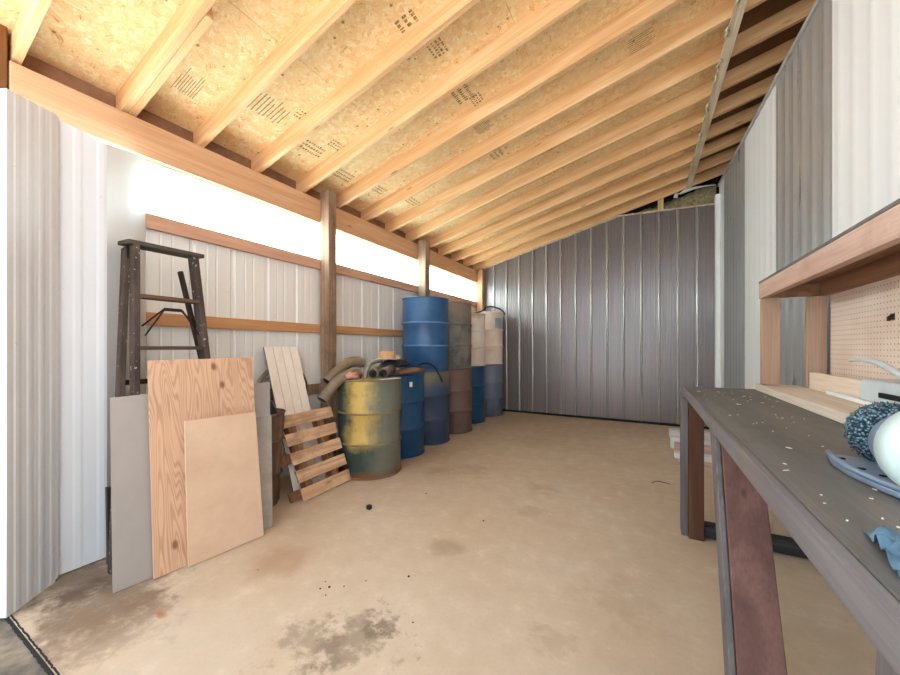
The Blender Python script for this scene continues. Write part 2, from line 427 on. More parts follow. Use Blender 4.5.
def tag(o, label=None, cat=None, group=None, kind=None):
    if label: o['label'] = label
    if cat: o['category'] = cat
    if group: o['group'] = group
    if kind: o['kind'] = kind
    return o
def thing(name, label, cat, loc=(0, 0, 0), group=None, rot=None):
    o = bpy.data.objects.new(name, None); COL.objects.link(o); o.location = loc; o.empty_display_size = .1
    if rot: o.rotation_euler = rot
    return tag(o, label, cat, group)
def struct(o): o['kind'] = 'structure'; return o
def copy_tree(o, parent=None):
    c = o.copy(); COL.objects.link(c)
    if parent is not None: c.parent = parent
    for ch in list(o.children): copy_tree(ch, c)
    return c
def paint(o, mats):
    """give a copied tree its own paint: {part name stem: material}"""
    for ch in o.children_recursive:
        for k, m in mats.items():
            if ch.name.split('.')[0] == k:
                ch.data = ch.data.copy(); ch.data.materials[0] = m

# ------------------------------------------------------------------ room numbers (metres)
XL, XR, YF, YB = -2.93, .911, .46, 6.52
SL = .255
def roof(x): return 2.73 + SL*(x+2.93)          # underside of the rafters
RD = .14                                         # rafter depth
def deck(x): return roof(x) + RD*math.sqrt(1+SL*SL)
def rtop(y): return 3.30 + (y-2.9)*.079          # top edge of the right wall sheets

# floor and ground
struct(MB().box(-3.4, 1.5, YF, 7.0, -.12, 0).build('floor', M['floor']))
struct(MB().box(-9, 9, -12, YF-.004, -.14, -.012).build('floor_outside', M['apron']))
j = MB()
rj = random.Random(3)
xs = [-3.4+i*.012 for i in range(410)]
p0 = [(x, YF-.012+rj.uniform(-.002, .002)) for x in xs]; p1 = [(x, YF+.010+rj.uniform(-.003, .001)) for x in xs]
for i in range(len(xs)-1):
    j.add([(*p0[i], -.004), (*p0[i+1], -.004), (*p1[i+1], .0015), (*p1[i], .0015)], [(0, 1, 2, 3)])
struct(j.build('trim_1', M['black']))
struct(MB().box(-12, -3.0, -12, 14, -.2, -.15).build('floor_ground', M['apron']))

# ceiling: strand boards in rows, nailed over the rafters
c = MB(); rows = [-3.4, -2.02, -.8, .42, .62, 1.5]
for a, b in zip(rows, rows[1:]):
    for y0, y1 in ((.38, 2.77), (2.774, 5.21), (5.214, 6.9)):
        a2 = a+.003
        c.hexa([(a2, y0, deck(a2)), (b, y0, deck(b)), (b, y1, deck(b)), (a2, y1, deck(a2)),
                (a2, y0, deck(a2)+.02), (b, y0, deck(b)+.02), (b, y1, deck(b)+.02), (a2, y1, deck(a2)+.02)], 1 if a > .5 else 0)  # last row takes the shaded colour
ceil = struct(c.build('ceiling', [M['osb'], M['cavity']]))
c = MB(); a, b, y0, y1 = -3.42, 1.52, .34, 6.95
c.hexa([(a, y0, deck(a)+.022), (b, y0, deck(b)+.022), (b, y1, deck(b)+.022), (a, y1, deck(a)+.022)] +
       [(a, y0, deck(a)+.04), (b, y0, deck(b)+.04), (b, y1, deck(b)+.04), (a, y1, deck(a)+.04)])
c.build('roof_felt', M['black'], ceil)
# grade stamps printed on the boards
def stamp(x, y, kind, w, l, seed, rot=0.):
    r = random.Random(seed); q = []
    if kind == 'lines':
        n = 9
        for i in range(n): q.append((-w/2+i*w/n, -l/2*r.uniform(.75, 1), w/n*.28, l*r.uniform(.7, 1)))
    if kind == 'text':
        for row in range(3):
            u = -w/2
            while u < w/2:
                k = r.uniform(.008, .022); q.append((u, -l/2+row*l/3, k, l/3*r.uniform(.35, .65))); u += k+.009
    if kind == 'block':
        for row in range(4):
            u = -w/2
            while u < w/2:
                k = r.uniform(.008, .03); q.append((u, -l/2+row*l/4, k, l/4*r.uniform(.35, .7))); u += k+.010
    m = MB(); cs, sn = math.cos(rot), math.sin(rot)
    for (u, v, du, dv) in q:
        pts = []
        for a, b in ((u, v), (u+du, v), (u+du, v+dv), (u, v+dv)):
            X, Y = x + b*cs - a*sn, y + b*sn + a*cs
            pts.append((X, Y, deck(X)-.0015))
        m.add(pts, [(3, 2, 1, 0)])
    m.build('printed_stamp', M['stamp'], ceil)
stamp(-3.10, .83, 'block', .22, .14, 1); stamp(-3.09, 1.17, 'block', .16, .06, 2)
for i, (x, y, k, w, l) in enumerate(((-2.48, 1.72, 'lines', .26, .2), (-2.36, 1.92, 'text', .12, .1), (-2.66, 1.26, 'lines', .14, .2),
        (-2.58, 2.2, 'text', .2, .14), (-2.42, 2.32, 'text', .14, .1), (-2.67, 2.66, 'text', .2, .14), (-2.6, 3.1, 'text', .2, .12),
        (-1.33, 1.93, 'text', .2, .16), (-1.28, 2.16, 'block', .12, .12), (-1.32, 2.62, 'text', .18, .16), (-1.26, 2.76, 'block', .1, .1),
        (-1.36, 3.1, 'lines', .18, .16), (-1.4, 3.56, 'text', .2, .14), (-.05, 3.22, 'lines', .2, .18), (-2.5, 3.6, 'text', .2, .12), (-.4, 2.3, 'lines', .16, .2))):
    stamp(x, y, k, w, l, 20+i)

# rafters
def rafter_mesh(name, mat, x0, x1, parent=None, cut=0.):
    L = math.hypot(x1-x0, SL*(x1-x0)); m = MB()
    m.hexa([(0, 0, 0), (L, 0, 0), (L, .038, 0), (0, .038, 0), (cut, 0, RD), (L-cut, 0, RD), (L-cut, .038, RD), (cut, .038, RD)])
    return m.build(name, mat, parent, bevel=.003)
ang = -math.atan(SL)
ORD = ['first', 'second', 'third', 'fourth', 'fifth', 'sixth', 'seventh', 'eighth', 'ninth', 'tenth', 'eleventh', 'twelfth', 'thirteenth', 'fourteenth']
r0 = rafter_mesh('rafter', M['rafter'], -3.3, 1.29)
for k in range(14):
    o = r0 if k == 0 else r0.copy()
    if k: COL.objects.link(o)
    y = .549 + .456*k
    if k == 13: y = 6.46
    o.location = (-3.3, y, roof(-3.3)); o.rotation_euler = (0, ang, 0)
    n = 13-k
    lab = ('pine rafter touching the dark metal end wall' if n == 0 else
           'pine rafter at the open front, nearest the brown front post' if k == 0 else
           'pine rafter doubled by a short board near the open front' if k == 1 else
           f'pine roof rafter, {ORD[k]} from the open front by the tall ladder' if k < 7 else
           f'pine roof rafter, {ORD[n]} from the dark metal end wall')
    tag(o, lab, 'rafter', 'pine roof rafters')
o = rafter_mesh('rafter_offcut', M['rafter'], -2.96, -2.04, cut=-.0)
o.location = (-2.96, 1.005+.0395, roof(-2.96)-.004); o.rotation_euler = (0, ang, 0)
tag(o, 'short pine board nailed beside the second rafter from the open front', 'board')

# roof beam, posts, girts on the left side
b = thing('roof_beam', 'long orange-tan beam carrying the rafters above the bright window strip', 'beam', (XL, .54, 2.475)); b['kind'] = 'thing'
MB().box(-2.968, XL, .54, YB, 2.475, 2.709).build('beam_face', M['beam'], b, (XL, .54, 2.475), .004)
MB().box(-3.03, -2.97, .54, YB, 2.47, 2.70).build('beam_ply', M['beam'], b, (XL, .54, 2.475), .004)
# blocking added between the rafter tails to stop window light over the beam
m = MB()
ys = [.38] + [.549+.456*k for k in range(13)] + [6.46, 6.9]
for y0, y1 in zip(ys, ys[1:]):
    m.box(-3.058, -3.034, y0+.040, y1-.002, 2.515, deck(-3.06)-.002)
struct(m.build('trim_2', M['blocking']))
def post(name, x0, x1, y0, y1, z1, mat, label):
    tag(MB().box(x0, x1, y0, y1, 0, z1).build(name, mat, None, ((x0+x1)/2, (y0+y1)/2, 0), .006), label, 'post')['kind'] = 'thing'
post('timber_post', -2.925, -2.80, 2.575, 2.675, 2.795, M['post'], 'brown square timber post between the pallet and the green drum')
post('timber_post', -2.925, -2.79, 4.345, 4.465, 2.76, M['post_mid'], 'timber post rising behind the stacked bright blue drums')
post('timber_post', -2.925, -2.80, 6.385, 6.50, 2.72, M['post_pale'], 'pale timber post in the far corner at the dark end wall')
post('timber_post', -3.05, -2.93, .40, .535, 3.0, M['post_dark'], 'dark brown front post at the end of the roof beam')
for (z0, z1, m, lab) in ((2.005, 2.105, 'girt_top', 'pinkish wall girt right under the bright window strip'),
                         (1.352, 1.44, 'girt', 'orange wall girt running behind the stepladder at mid height'),
                         (.735, .835, 'post', 'low reddish brown wall girt behind the green and yellow drum')):
    tag(MB().box(-2.968, XL, 1.0, YB-.02, z0, z1).build('wall_girt', M[m], None, (XL, 1.0, z0), .003), lab, 'girt', 'wall girts')['kind'] = 'thing'

# left wall sheets with ribs and the translucent strip over them
def corr(y0, y1, x, pitch=.30, rib=.035, dep=.014, minor=True):
    pr = []; y = y0
    while y < y1:
        e = min(y+pitch, y1)
        pr += [(x, y), (x-dep, y+.012), (x-dep, y+rib), (x, y+rib+.012)]
        if minor:
            for t in (.38, .62):
                yy = y+pitch*t
                if yy+.02 < e: pr += [(x, yy), (x-.003, yy+.005), (x-.003, yy+.014), (x, yy+.019)]
        y += pitch
    pr.append((x, y1)); return [p for p in pr if p[1] <= y1]
struct(MB().sheet(corr(.5, 6.8, -2.972), 0, lambda x, y: 2.10).build('wall_left', M['wall_left'], solid=.002))
struct(MB().sheet(corr(.5, 6.8, -2.978, minor=False), 2.08, lambda x, y: 2.50).build('window_1', M['clerestory']))

# near lining panel on the left, with its flared front edge
def npr(x, y0, y1, flip=1):
    pr = []; y = y0; n = int((y1-y0)/.072); st = (y1-y0)/max(n, 1)
    for i in range(n):
        pr += [(x, y), (x, y+st*.55), (x+.002*flip, y+st*.68), (x+.002*flip, y+st*.88)]
        y += st
    pr.append((x, y1)); return pr
m = MB()
pr = [(-2.925, .44), (-2.9, .44), (-2.9, .448), (-2.75, .448), (-2.74, .44), (-2.52, .44), (-2.50, .452)]
for i in range(4):      # angled face from the front edge back to the kink
    t0, t1 = i/4, (i+1)/4
    A, B = Vector((-2.50, .452)), Vector((-2.665, .64)); nrm = Vector((.0018, .0016))
    for t, h in ((.1, 0), (.5, 0), (.62, 1), (.86, 1)):
        q = A.lerp(B, t0+(t1-t0)*t) + nrm*h; pr.append((q.x, q.y))
pr += [(-2.665, .642)]
ztop = lambda x, y: 2.352 + (y-.44)*.24 if y < .64 else 2.40 - (y-.64)*.19
m.sheet(pr, .0, ztop)
m.sheet([(-2.665, .642), (-2.675, .655)] + [p for p in npr(-2.70, .66, .853)], .012, ztop)
pr = [(-2.70, .853)]
for t in (.12, .5, .55, .9, 1.):
    pr.append((-2.70-.225*t + (.004 if .4 < t < .6 else 0), .853+.267*t))
m.sheet(pr, 0, lambda x, y: 2.36 + (y-.853)*.4)
struct(m.build('wall_near', M['white_wall'], solid=.003))

# back wall: dark standing-seam sheets
ribs = [-2.86, -2.607, -2.357, -2.105, -1.853, -1.60, -1.35, -1.096, -.845, -.594, -.345, -.094, .153, .401, .65, .89]
def btop(x, y): return min(roof(x)-.004, 3.375 - (x+.40)*.045 if x > -.40 else 99)
pr = [(-2.97, YB)]
for i, x in enumerate(ribs):
    pr += [(x-.020*math.cos(PI*q/8), YB-.030*math.sin(PI*q/8)) for q in range(9)]
    if i < len(ribs)-1:
        w = ribs[i+1]-x
        for t in (.22, .36, .50, .64, .78):
            pr += [(x+w*t-.008, YB), (x+w*t-.004, YB-.003), (x+w*t+.004, YB-.003), (x+w*t+.008, YB)]
pr = [p for p in pr if p[0] < .915]; pr.append((.915, YB))
m = MB().sheet(pr, .03, btop)
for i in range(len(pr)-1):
    if pr[i][1] < YB-.0035 or pr[i+1][1] < YB-.0035: m.mi[i] = 1     # the seam ribs, lightened for their reflected highlights
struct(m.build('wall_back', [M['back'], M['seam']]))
struct(MB().box(-2.9, .9, YB-.03, YB+.01, 0, .035).build('baseboard_back', M['black']))
# pale top flashing of the dark sheets
m = MB()
for x0, x1 in ((-2.9, -.42), (-.42, .90)):
    z0, z1 = btop(x0, 0), btop(x1, 0)
    m.hexa([(x0, YB-.034, z0-.012), (x1, YB-.034, z1-.012), (x1, YB, z1-.012), (x0, YB, z0-.012),
            (x0, YB-.034, z0+.006), (x1, YB-.034, z1+.006), (x1, YB, z1+.006), (x0, YB, z0+.006)])
struct(m.build('trim_3', M['strip']))
struct(MB().box(-3.3, 1.4, 6.78, 6.82, 0, 4.0).build('wall_behind', M['black']))

# right wall: alternating white and grey sheets
bounds = [(-.8, .0, 0), (.0, 1.0, 1), (1.0, 2.82, 0), (2.82, 3.84, 1), (3.84, 4.906, 0), (4.906, 6.12, 1), (6.12, 6.50, 0)]
m = MB()
for y0, y1, g_ in bounds:
    n = max(1, round((y1-y0)/.17)); dep = .010 if g_ else .003; pr = []
    for i in range(n*12+1):
        y = y0+(y1-y0)*i/(n*12); pr.append((XR-dep*(.5-.5*math.cos(2*PI*i/12))**2, y))
    m.sheet(pr, 0, lambda x, y: rtop(y), g_)
struct(m.build('wall_right', [M['right_white'], M['right_grey']]))
struct(MB().box(XR-.055, XR, 6.40, 6.50, 0, 3.42).build('trim_4', M['trim_white'], None, (XR, 6.45, 0), .004))
m = MB(); y = -.8
m.hexa([(XR-.018, -.8, rtop(-.8)-.03), (XR+.05, -.8, rtop(-.8)-.03), (XR+.05, 6.5, rtop(6.5)-.03), (XR-.018, 6.5, rtop(6.5)-.03),
        (XR-.018, -.8, rtop(-.8)+.004), (XR+.05, -.8, rtop(-.8)+.004), (XR+.05, 6.5, rtop(6.5)+.004), (XR-.018, 6.5, rtop(6.5)+.004)])
struct(m.build('trim_5', M['strip_grey']))
struct(MB().box(1.34, 1.40, -1.0, 6.9, 0, 4.2).build('wall_closing', M['cavity']))  # unseen closing wall, added to keep daylight out of the cavity
struct(MB().box(XR+.03, 1.34, -1.0, 6.8, 2.9, 2.95).build('trim_6', M['black']))  # unseen cavity floor, added to close it against light

# nailer strip under the rafters with scraps of insulation
n = thing('ceiling_nailer', 'long weathered nailing strip under the rafters with torn insulation along it', 'board', (.58, .5, roof(.58)))
A, B = (.60, .5, roof(.60)-.012), (.53, 6.44, roof(.53)-.012)
MB().bar(A, B, .07, .02).build('strip_board', M['strip'], n, (.58, .5, roof(.58)), .002)
r = random.Random(5)
for i in range(16):
    y = 1.6 + i*.29 + r.uniform(-.08, .08); x = .60-.07*(y-.5)/5.94-.038
    m = MB(); L = r.uniform(.08, .2); pts = [(x+r.uniform(-.012, .012), y+L*t, roof(x)-.016+r.uniform(-.006, .006)) for t in (0, .25, .5, .75, 1)]
    m.tube(pts, [.004, r.uniform(.008, .02), r.uniform(.006, .018), r.uniform(.006, .016), .003], 6)
    m.build('insulation_scrap', M['fluff'], n, (.58, .5, roof(.58)))

# gap over the dark wall: stud, batts, torn foil
tag(MB().box(.135, .215, YB+.002, YB+.04, 3.30, roof(.15)+.1).build('gable_stud', M['stud'], None, (.175, YB, 3.30), .003),
    'short pale stud standing above the dark end wall', 'stud')
def batt(x0, x1, z0, z1a, z1b, label, seed):
    r = random.Random(seed); m = MB(); n = 14
    f = []; vs = []
    for i in range(n+1):
        x = x0+(x1-x0)*i/n; zt = z1a+(z1b-z1a)*i/n + r.uniform(-.02, .02)
        vs += [(x, YB+.06+r.uniform(-.015, .015), z0), (x, YB+.05+r.uniform(-.02, .02), (z0+zt)/2), (x, YB+.10+r.uniform(-.02, .02), zt), (x, YB+.2, zt-.02), (x, YB+.2, z0)]
    for i in range(n):
        for k in range(4): f.append((i*5+k, (i+1)*5+k, (i+1)*5+k+1, i*5+k+1))
    m.add(vs, f, 0, True)
    tag(m.build('insulation_batt', M['insul'], None, ((x0+x1)/2, YB+.1, z0)), label, 'insulation', 'insulation batts above the end wall')
batt(.22, .89, 3.28, 3.50, 3.66, 'large olive insulation batt above the end wall beside the white corner trim', 1)
batt(-.36, .13, 3.33, 3.38, 3.46, 'narrow brownish insulation batt wedged left of the short stud', 2)
m = MB(); r = random.Random(9)
m.tube([(.42, YB-.01, 3.55), (.50, YB-.03, 3.58), (.60, YB-.02, 3.60), (.72, YB-.01, 3.605), (.87, YB, 3.60)], [.012, .03, .022, .012, .008], 7)
m.tube([(.37, YB-.02, 3.50), (.38, YB-.03, 3.55), (.41, YB-.01, 3.565)], [.03, .028, .015], 7)
tag(m.build('foil_scrap', M['foil'], None, (.6, YB, 3.56)), 'crumpled white foil scrap hanging at the end of the nailing strip', 'foil')

# ------------------------------------------------------------------ stepladder against the left wall
LO = (-2.55, 1.1, 0)
ld = thing('step_ladder', 'tall dark brown paint-spotted wooden stepladder leaning behind the plywood', 'ladder', LO)
def lb(name, a, b, w, h, mat, up=(1, 0, 0), par=None): return MB().bar(a, b, w, h, up).build(name, M[mat], par or ld, LO, .003)
TL, TR = Vector((-2.625, .955, 1.80)), Vector((-2.625, 1.262, 1.80))
BL, BR = Vector((-2.40, .872, .0)), Vector((-2.40, 1.345, .0))
lb('side_rail', BL, TL, .03, .062, 'ladder'); lb('side_rail', BR, TR, .03, .078, 'ladder')
def at(P, Q, z): return P.lerp(Q, z/1.80)
for z in (.3, .6, .9, 1.2, 1.5):
    a, b = at(BL, TL, z), at(BR, TR, z)
    lb('step', a+Vector((0, .014, 0)), b-Vector((0, .014, 0)), .09, .022, 'ladder_step', (0, 0, 1))
MB().hexa([(-2.715, .905, 1.80), (-2.595, .915, 1.80), (-2.595, 1.318, 1.80), (-2.715, 1.31, 1.80)] +
          [(-2.715, .905, 1.825), (-2.595, .915, 1.825), (-2.595, 1.318, 1.825), (-2.715, 1.31, 1.825)]).build('top_cap', M['ladder_cap'], ld, LO, .004)
MB().box(-2.70, -2.665, .93, .965, 1.72, 1.80).build('cap_bracket', M['iron'], ld, LO, .003)
lb('rear_rail', (-2.50, .815, 0), (-2.70, .94, 1.79), .028, .055, 'ladder')
lb('rear_rail', (-2.55, 1.525, 0), (-2.68, 1.212, 1.70), .022, .035, 'ladder_black')
for z in (.45, 1.0):
    lb('rear_rung', (-2.60-.05*z, .86+.02*z, z), (-2.60-.05*z, 1.29-.03*z, z), .02, .03, 'ladder_black', (0, 0, 1))
# spreader pulled up between the rails
G0, G1 = Vector((-2.60, 1.09, 1.437)), Vector((-2.60, 1.185, 1.437))
so = None
for dx in (-.02, .02):
    for g_, y_, z_ in ((G0, .975, 1.30), (G1, 1.26, 1.315)):
        q = MB().tube([(-2.57+dx, y_, z_-dx*1.4), g_+Vector((dx*.3, 0, 0))], .005, 6).build('spreader_rod', M['iron'], ld, LO)
        so = so or q
MB().tube([G0, G1], .010, 8).build('spreader_grip', M['iron'], so, LO)

# ------------------------------------------------------------------ sheets leaning on the ladder
def leaning(name, mat, bl, br, tl, tr, th, label, cat, edge=None):
    """a flat sheet: local x along its foot, local z up its face"""
    bl, br, tl, tr = map(Vector, (bl, br, tl, tr))
    o3 = (bl+br)/2; x = (br-bl).normalized(); up = ((tl+tr)/2-o3); z = (up-x*up.dot(x)).normalized(); y = z.cross(x)
    inv = Matrix((x, y, z))
    q = [inv @ (p-o3) for p in (bl, br, tr, tl)]
    m = MB(); q = [Vector((p.x, 0, p.z)) for p in q]
    m.prism(q, (0, th, 0))
    ob = m.build(name, mat)
    ob.matrix_world = Matrix.Translation(o3) @ Matrix((x, y, z)).transposed().to_4x4()
    ob.location = o3
    return tag(ob, label, cat)
leaning('metal_sheet', M['sheet_metal'], (-2.29, .746, 0.002), (-2.258, .98, 0.002), (-2.495, .800, .935), (-2.45, 1.03, .945), -.004,
        'dull grey metal sheet leaning at the left of the tall plywood', 'sheet')
leaning('plywood_sheet', M['ply'], (-2.239, .894, 0.003), (-2.185, 1.44, 0.003), (-2.45, .950, 1.13), (-2.40, 1.525, 1.135), .012,
        'tall plywood sheet with wavy brown grain leaning on the stepladder', 'plywood')
leaning('small_plywood', M['ply_small'], (-2.205, 1.034, 0.003), (-2.162, 1.443, 0.003), (-2.32, 1.06, .784), (-2.235, 1.446, .785), -.012,
        'short smooth pale plywood panel standing in front of the tall plywood', 'plywood')
leaning('metal_sheet', M['sheet_metal'], (-2.26, 1.15, 0.002), (-2.215, 1.535, 0.002), (-2.455, 1.2, .945), (-2.425, 1.665, .95), -.003,
        'grey metal sheet edge showing at the right of the tall plywood', 'sheet')
leaning('plastic_sheet', M['clear'], (-2.245, 1.22, 0.002), (-2.207, 1.542, 0.002), (-2.395, 1.28, .72), (-2.365, 1.64, .72), -.002,
        'cloudy plastic sheet in front of the rusty trash can', 'sheet')
tag(MB().bar((-2.615, .84, .0), (-2.65, .845, .42), .02, .045).build('metal_bar', M['iron'], None, (-2.615, .84, 0), .002),
    'short dark bar standing between the white panel and the grey sheet', 'bar')

# rusty trash can
t = thing('trash_can', 'rusty brown tapered trash can behind the plastic sheet', 'trash can', (-2.63, 1.69, 0))
prof = [(.155, 0), (.165, .02), (.178, .22), (.186, .235), (.18, .25), (.195, .48), (.203, .495), (.197, .51), (.207, .70)]
MB().lathe(prof+[(.197, .70), (.17, .03)], 36, cap=False).build('can_body', M['can'], t)
MB().tube([(.208*math.cos(2*PI*k/36), .208*math.sin(2*PI*k/36), .703) for k in range(36)], .008, 6, True).build('can_rim', M['can'], t)
MB().lathe([(.17, .03), (.001, .031)], 24, cap=False).build('can_bottom', M['can'], t)
for z in (.24, .50):
    MB().tube([(((.188 if z < .3 else .205))*math.cos(2*PI*k/36), ((.188 if z < .3 else .205))*math.sin(2*PI*k/36), z) for k in range(36)], .007, 6, True).build('can_hoop', M['can'], t)
# hose coil hung on the wall behind the white panel
m = MB(); r = random.Random(2)
for i in range(6):
    R = .20+.013*i; off = r.uniform(-.01, .01)
    m.tube([(-2.905+.022*(i % 2), 2.115+off+R*math.cos(2*PI*k/40), .79+R*math.sin(2*PI*k/40)) for k in range(40)], .009, 6, True)
tag(m.build('hose_coil', M['hose'], None, (-2.91, 2.11, .79)), 'coil of tan hose hung on the wall behind the white grooved panel', 'hose')
# dark lump sticking out of the can
m = MB(); m.lathe([(.10, .45), (.16, .5), (.15, .66), (.11, .78), (.05, .86), (.01, .88)], 14, (-2.64, 1.70, 0))
for p in m.v: p += Vector((random.uniform(-.02, .02), random.uniform(-.02, .02), random.uniform(-.015, .015)))
tag(m.build('black_lump', M['rubber'], None, (-2.64, 1.70, .45)), 'black lump sticking up out of the rusty trash can', 'bundle')

# white grooved panel: four planks tongue to tongue
WO = Vector((-2.475, 2.095, .0)); top = Vector((-2.90, 2.115, 1.212))
ux = Vector((0, 1, 0)); uz = (top-WO).normalized(); un = Vector((uz.z, 0, -uz.x))
wp = thing('grooved_panel', 'white board panel with three grooves leaning behind the small pallet', 'panel', WO)
Lp = (top-WO).length
for i in range(4):
    y0 = -.168+i*.084+.003; y1 = y0+.078
    P = lambda yy, zz, tt: WO + ux*yy + uz*zz + un*tt
    MB().hexa([P(y0, 0.002, 0), P(y1, 0.002, 0), P(y1, 0.002, -.016), P(y0, 0.002, -.016), P(y0, Lp, 0), P(y1, Lp, 0), P(y1, Lp, -.016), P(y0, Lp, -.016)]).build('plank', M['white_plank'], wp, WO, .003)
MB().hexa([P(-.166, .004, -.008), P(.164, .004, -.008), P(.164, .004, -.018), P(-.166, .004, -.018)] + [P(-.166, Lp-.003, -.008), P(.164, Lp-.003, -.008), P(.164, Lp-.003, -.018), P(-.166, Lp-.003, -.018)]).build('groove_backing', M['groove'], wp, WO)

# pallet
PO = Vector((-2.34, 2.10, 0)); pu = Vector((-.21, 0, .665)).normalized(); pn = Vector((pu.z, 0, -pu.x)); H = .693
pt = thing('wood_pallet', 'small worn pallet of five rough slats leaning against the white panel', 'pallet', PO)
def pb(name, y0, y1, z0, z1, t0, t1, mat, tilt=0.):
    P = lambda yy, zz, tt: PO + ux*(yy*(1-.05*(1-zz/H))+.065*(1-zz/H)) + pu*(zz+tilt*yy) + pn*tt
    return MB().hexa([P(y0, z0, t0), P(y1, z0, t0), P(y1, z0, t1), P(y0, z0, t1), P(y0, z1, t0), P(y1, z1, t0), P(y1, z1, t1), P(y0, z1, t1)]).build(name, M[mat], pt, PO, .003)
for i, z in enumerate((.014, .158, .304, .452, .60)):
    pb('slat', -.265, .268, z-.004, z+.094, 0, -.018, 'pallet', .02*(1 if i != 2 else 1.6))
for y in (-.18, .11):
    pb('runner', y-.022, y+.05, .004, H, -.018, -.085, 'pallet_dark')
for z in (.02, .31):
    pb('back_slat', -.335, .24, z, z+.08, -.062, -.085, 'pallet_dark')

# ------------------------------------------------------------------ drums
DR, DH = .298, .905
def drum_proto(H, mat, label, group, loc):
    d = thing('oil_drum', label, 'drum', loc, group)
    pr = [(DR-.012, 0), (DR, .012)]
    for hz in (H*.345, H*.66):
        pr += [(DR, hz-.028), (DR+.004, hz-.02), (DR+.004, hz+.02), (DR, hz+.028)]
    pr += [(DR, H-.012), (DR, H)]
    MB().lathe(pr, 48, cap=False).build('drum_body', mat, d)
    MB().lathe([(.001, H-.022), (DR*.93, H-.022), (DR*.95, H-.01), (DR-.002, H-.004)], 48, cap=False).build('drum_lid', mat, d)
    MB().lathe([(DR-.012, .001), (.001, .001)], 32, cap=False).build('drum_bottom', mat, d)
    circ = lambda R, z, n=48: [(R*math.cos(2*PI*k/n), R*math.sin(2*PI*k/n), z) for k in range(n)]
    MB().tube(circ(DR+.003, H-.004), .008, 8, True).build('top_rim', mat, d)
    MB().tube(circ(DR+.002, .010), .009, 8, True).build('bottom_rim', mat, d)
    for hz in (H*.345, H*.66):
        MB().tube(circ(DR+.005, hz), .0095, 8, True).build('rolling_hoop', mat, d)
    b = MB().lathe([(.032, H-.022), (.032, H-.006), (.026, H-.004), (.001, H-.004)], 16, (.18, 0, 0), cap=False).build('bung', mat, d)
    return d
mats = dict(
    yellow=drum_yellow('YellowGreenDrum'),
    blue=drum_paint('BlueDrum', (22, 76, 116), (14, 54, 88), .7, .12, (60, 80, 96), .33),
    bright=drum_paint('BrightBlueDrum', (50, 94, 138), (32, 68, 106), .6, .2, (70, 92, 116), .38),
    dull=drum_paint('DullBlueDrum', (54, 70, 94), (36, 52, 78), .7, .35, (60, 56, 58), .5, ((128, 120, 88), .66, .85, .75)),
    grey=drum_paint('GreyDrum', (132, 128, 118), (78, 82, 82), .9, .4, (112, 98, 82), .6, ((150, 134, 114), .62, .8, .7)),
    brown=drum_paint('BrownDrum', (112, 90, 80), (92, 72, 64), .6, .3, (92, 64, 54), .6),
    white=drum_paint('WhiteDrum', (246, 236, 226), (232, 214, 198), .7, .5, (170, 126, 98), .5, ((188, 152, 126), .8, .9, .6)),
    cream=drum_paint('CreamDrum', (246, 234, 220), (236, 206, 184), .8, .5, (176, 134, 106), .5, ((226, 216, 204), .3, .6, .5)),
    steel=drum_paint('SteelBlueDrum', (104, 116, 132), (84, 92, 108), .7, .4, (96, 82, 76), .5, ((120, 132, 150), .4, .6, .4)),
    hoop_y=plain('TarnishedHoop', (142, 122, 82), .5, 0, .6, (96, 88, 76)),
    hoop_b=plain('PaleBlueHoop', (104, 146, 186), .35, 0, .4, (60, 108, 156)))
G = 'steel drums along the left wall'
d0 = drum_proto(DH, mats['yellow'], 'dented green and yellow drum under the grey hoses', G, (-2.405, 2.735, 0))
paint(d0, {'rolling_hoop': mats['hoop_y'], 'top_rim': mats['hoop_y']})
def drum(label, mat, loc, rot=0., hoop=None, h=1.):
    d = copy_tree(d0); d.location = loc; d.rotation_euler = (0, 0, rot); d['label'] = label; d.scale = (1, 1, h)
    mm = {k: mats[mat] for k in ('drum_body', 'drum_lid', 'drum_bottom', 'top_rim', 'bottom_rim', 'rolling_hoop', 'bung')}
    if hoop: mm['rolling_hoop'] = mats[hoop]
    paint(d, mm); return d
d_b2 = drum('short single blue drum with a small white label, right of the yellow drum', 'blue', (-2.535, 3.36, 0), .3)
drum('dull blue drum with yellowed top, under the bright blue drum', 'dull', (-2.545, 3.99, 0), 1.)
drum('bright blue drum with pale hoops standing on a dull blue drum', 'bright', (-2.555, 3.985, .911), 2., 'hoop_b', 1.02)
drum('plain brown drum standing under the mottled grey drum', 'brown', (-2.535, 4.65, 0), .7)
drum('mottled grey drum standing on the brown drum', 'grey', (-2.54, 4.65, .911), 3., None, 1.03)
drum('deep blue drum under the white rust-streaked drum', 'blue', (-2.63, 5.36, 0), 4.)
drum('white rust-streaked drum standing on a deep blue drum', 'white', (-2.63, 5.365, .911), 2.4, None, .93)
drum('steel grey-blue drum in the far corner under the cream drum', 'steel', (-2.585, 6.06, 0), 5.)
dc = drum('cream drum with a bluish patch on top in the far corner', 'cream', (-2.585, 6.06, .911), 1.2, None, 1.02)
# paper label and colour patch that belong to their drums
def patch(name, root, mat, ang0, ang1, z0, z1, R=DR+.0035):
    m = MB(); n = 6; vs = []
    for i in range(n+1):
        a = ang0+(ang1-ang0)*i/n; vs += [(R*math.cos(a), R*math.sin(a), z0), (R*math.cos(a), R*math.sin(a), z1)]
    m.add(vs, [(2*i, 2*i+2, 2*i+3, 2*i+1) for i in range(n)], 0, True)
    o = m.build(name, mat, root); o.rotation_euler = (0, 0, -root.rotation_euler.z); return o
patch('drum_label', d_b2, M['label'], -.50, -.38, .775, .83)
patch('paint_patch', dc, plain('BluePatch', (150, 166, 184), .35, .1, .5, (206, 206, 204)), -.62, -.1, .58, .80)

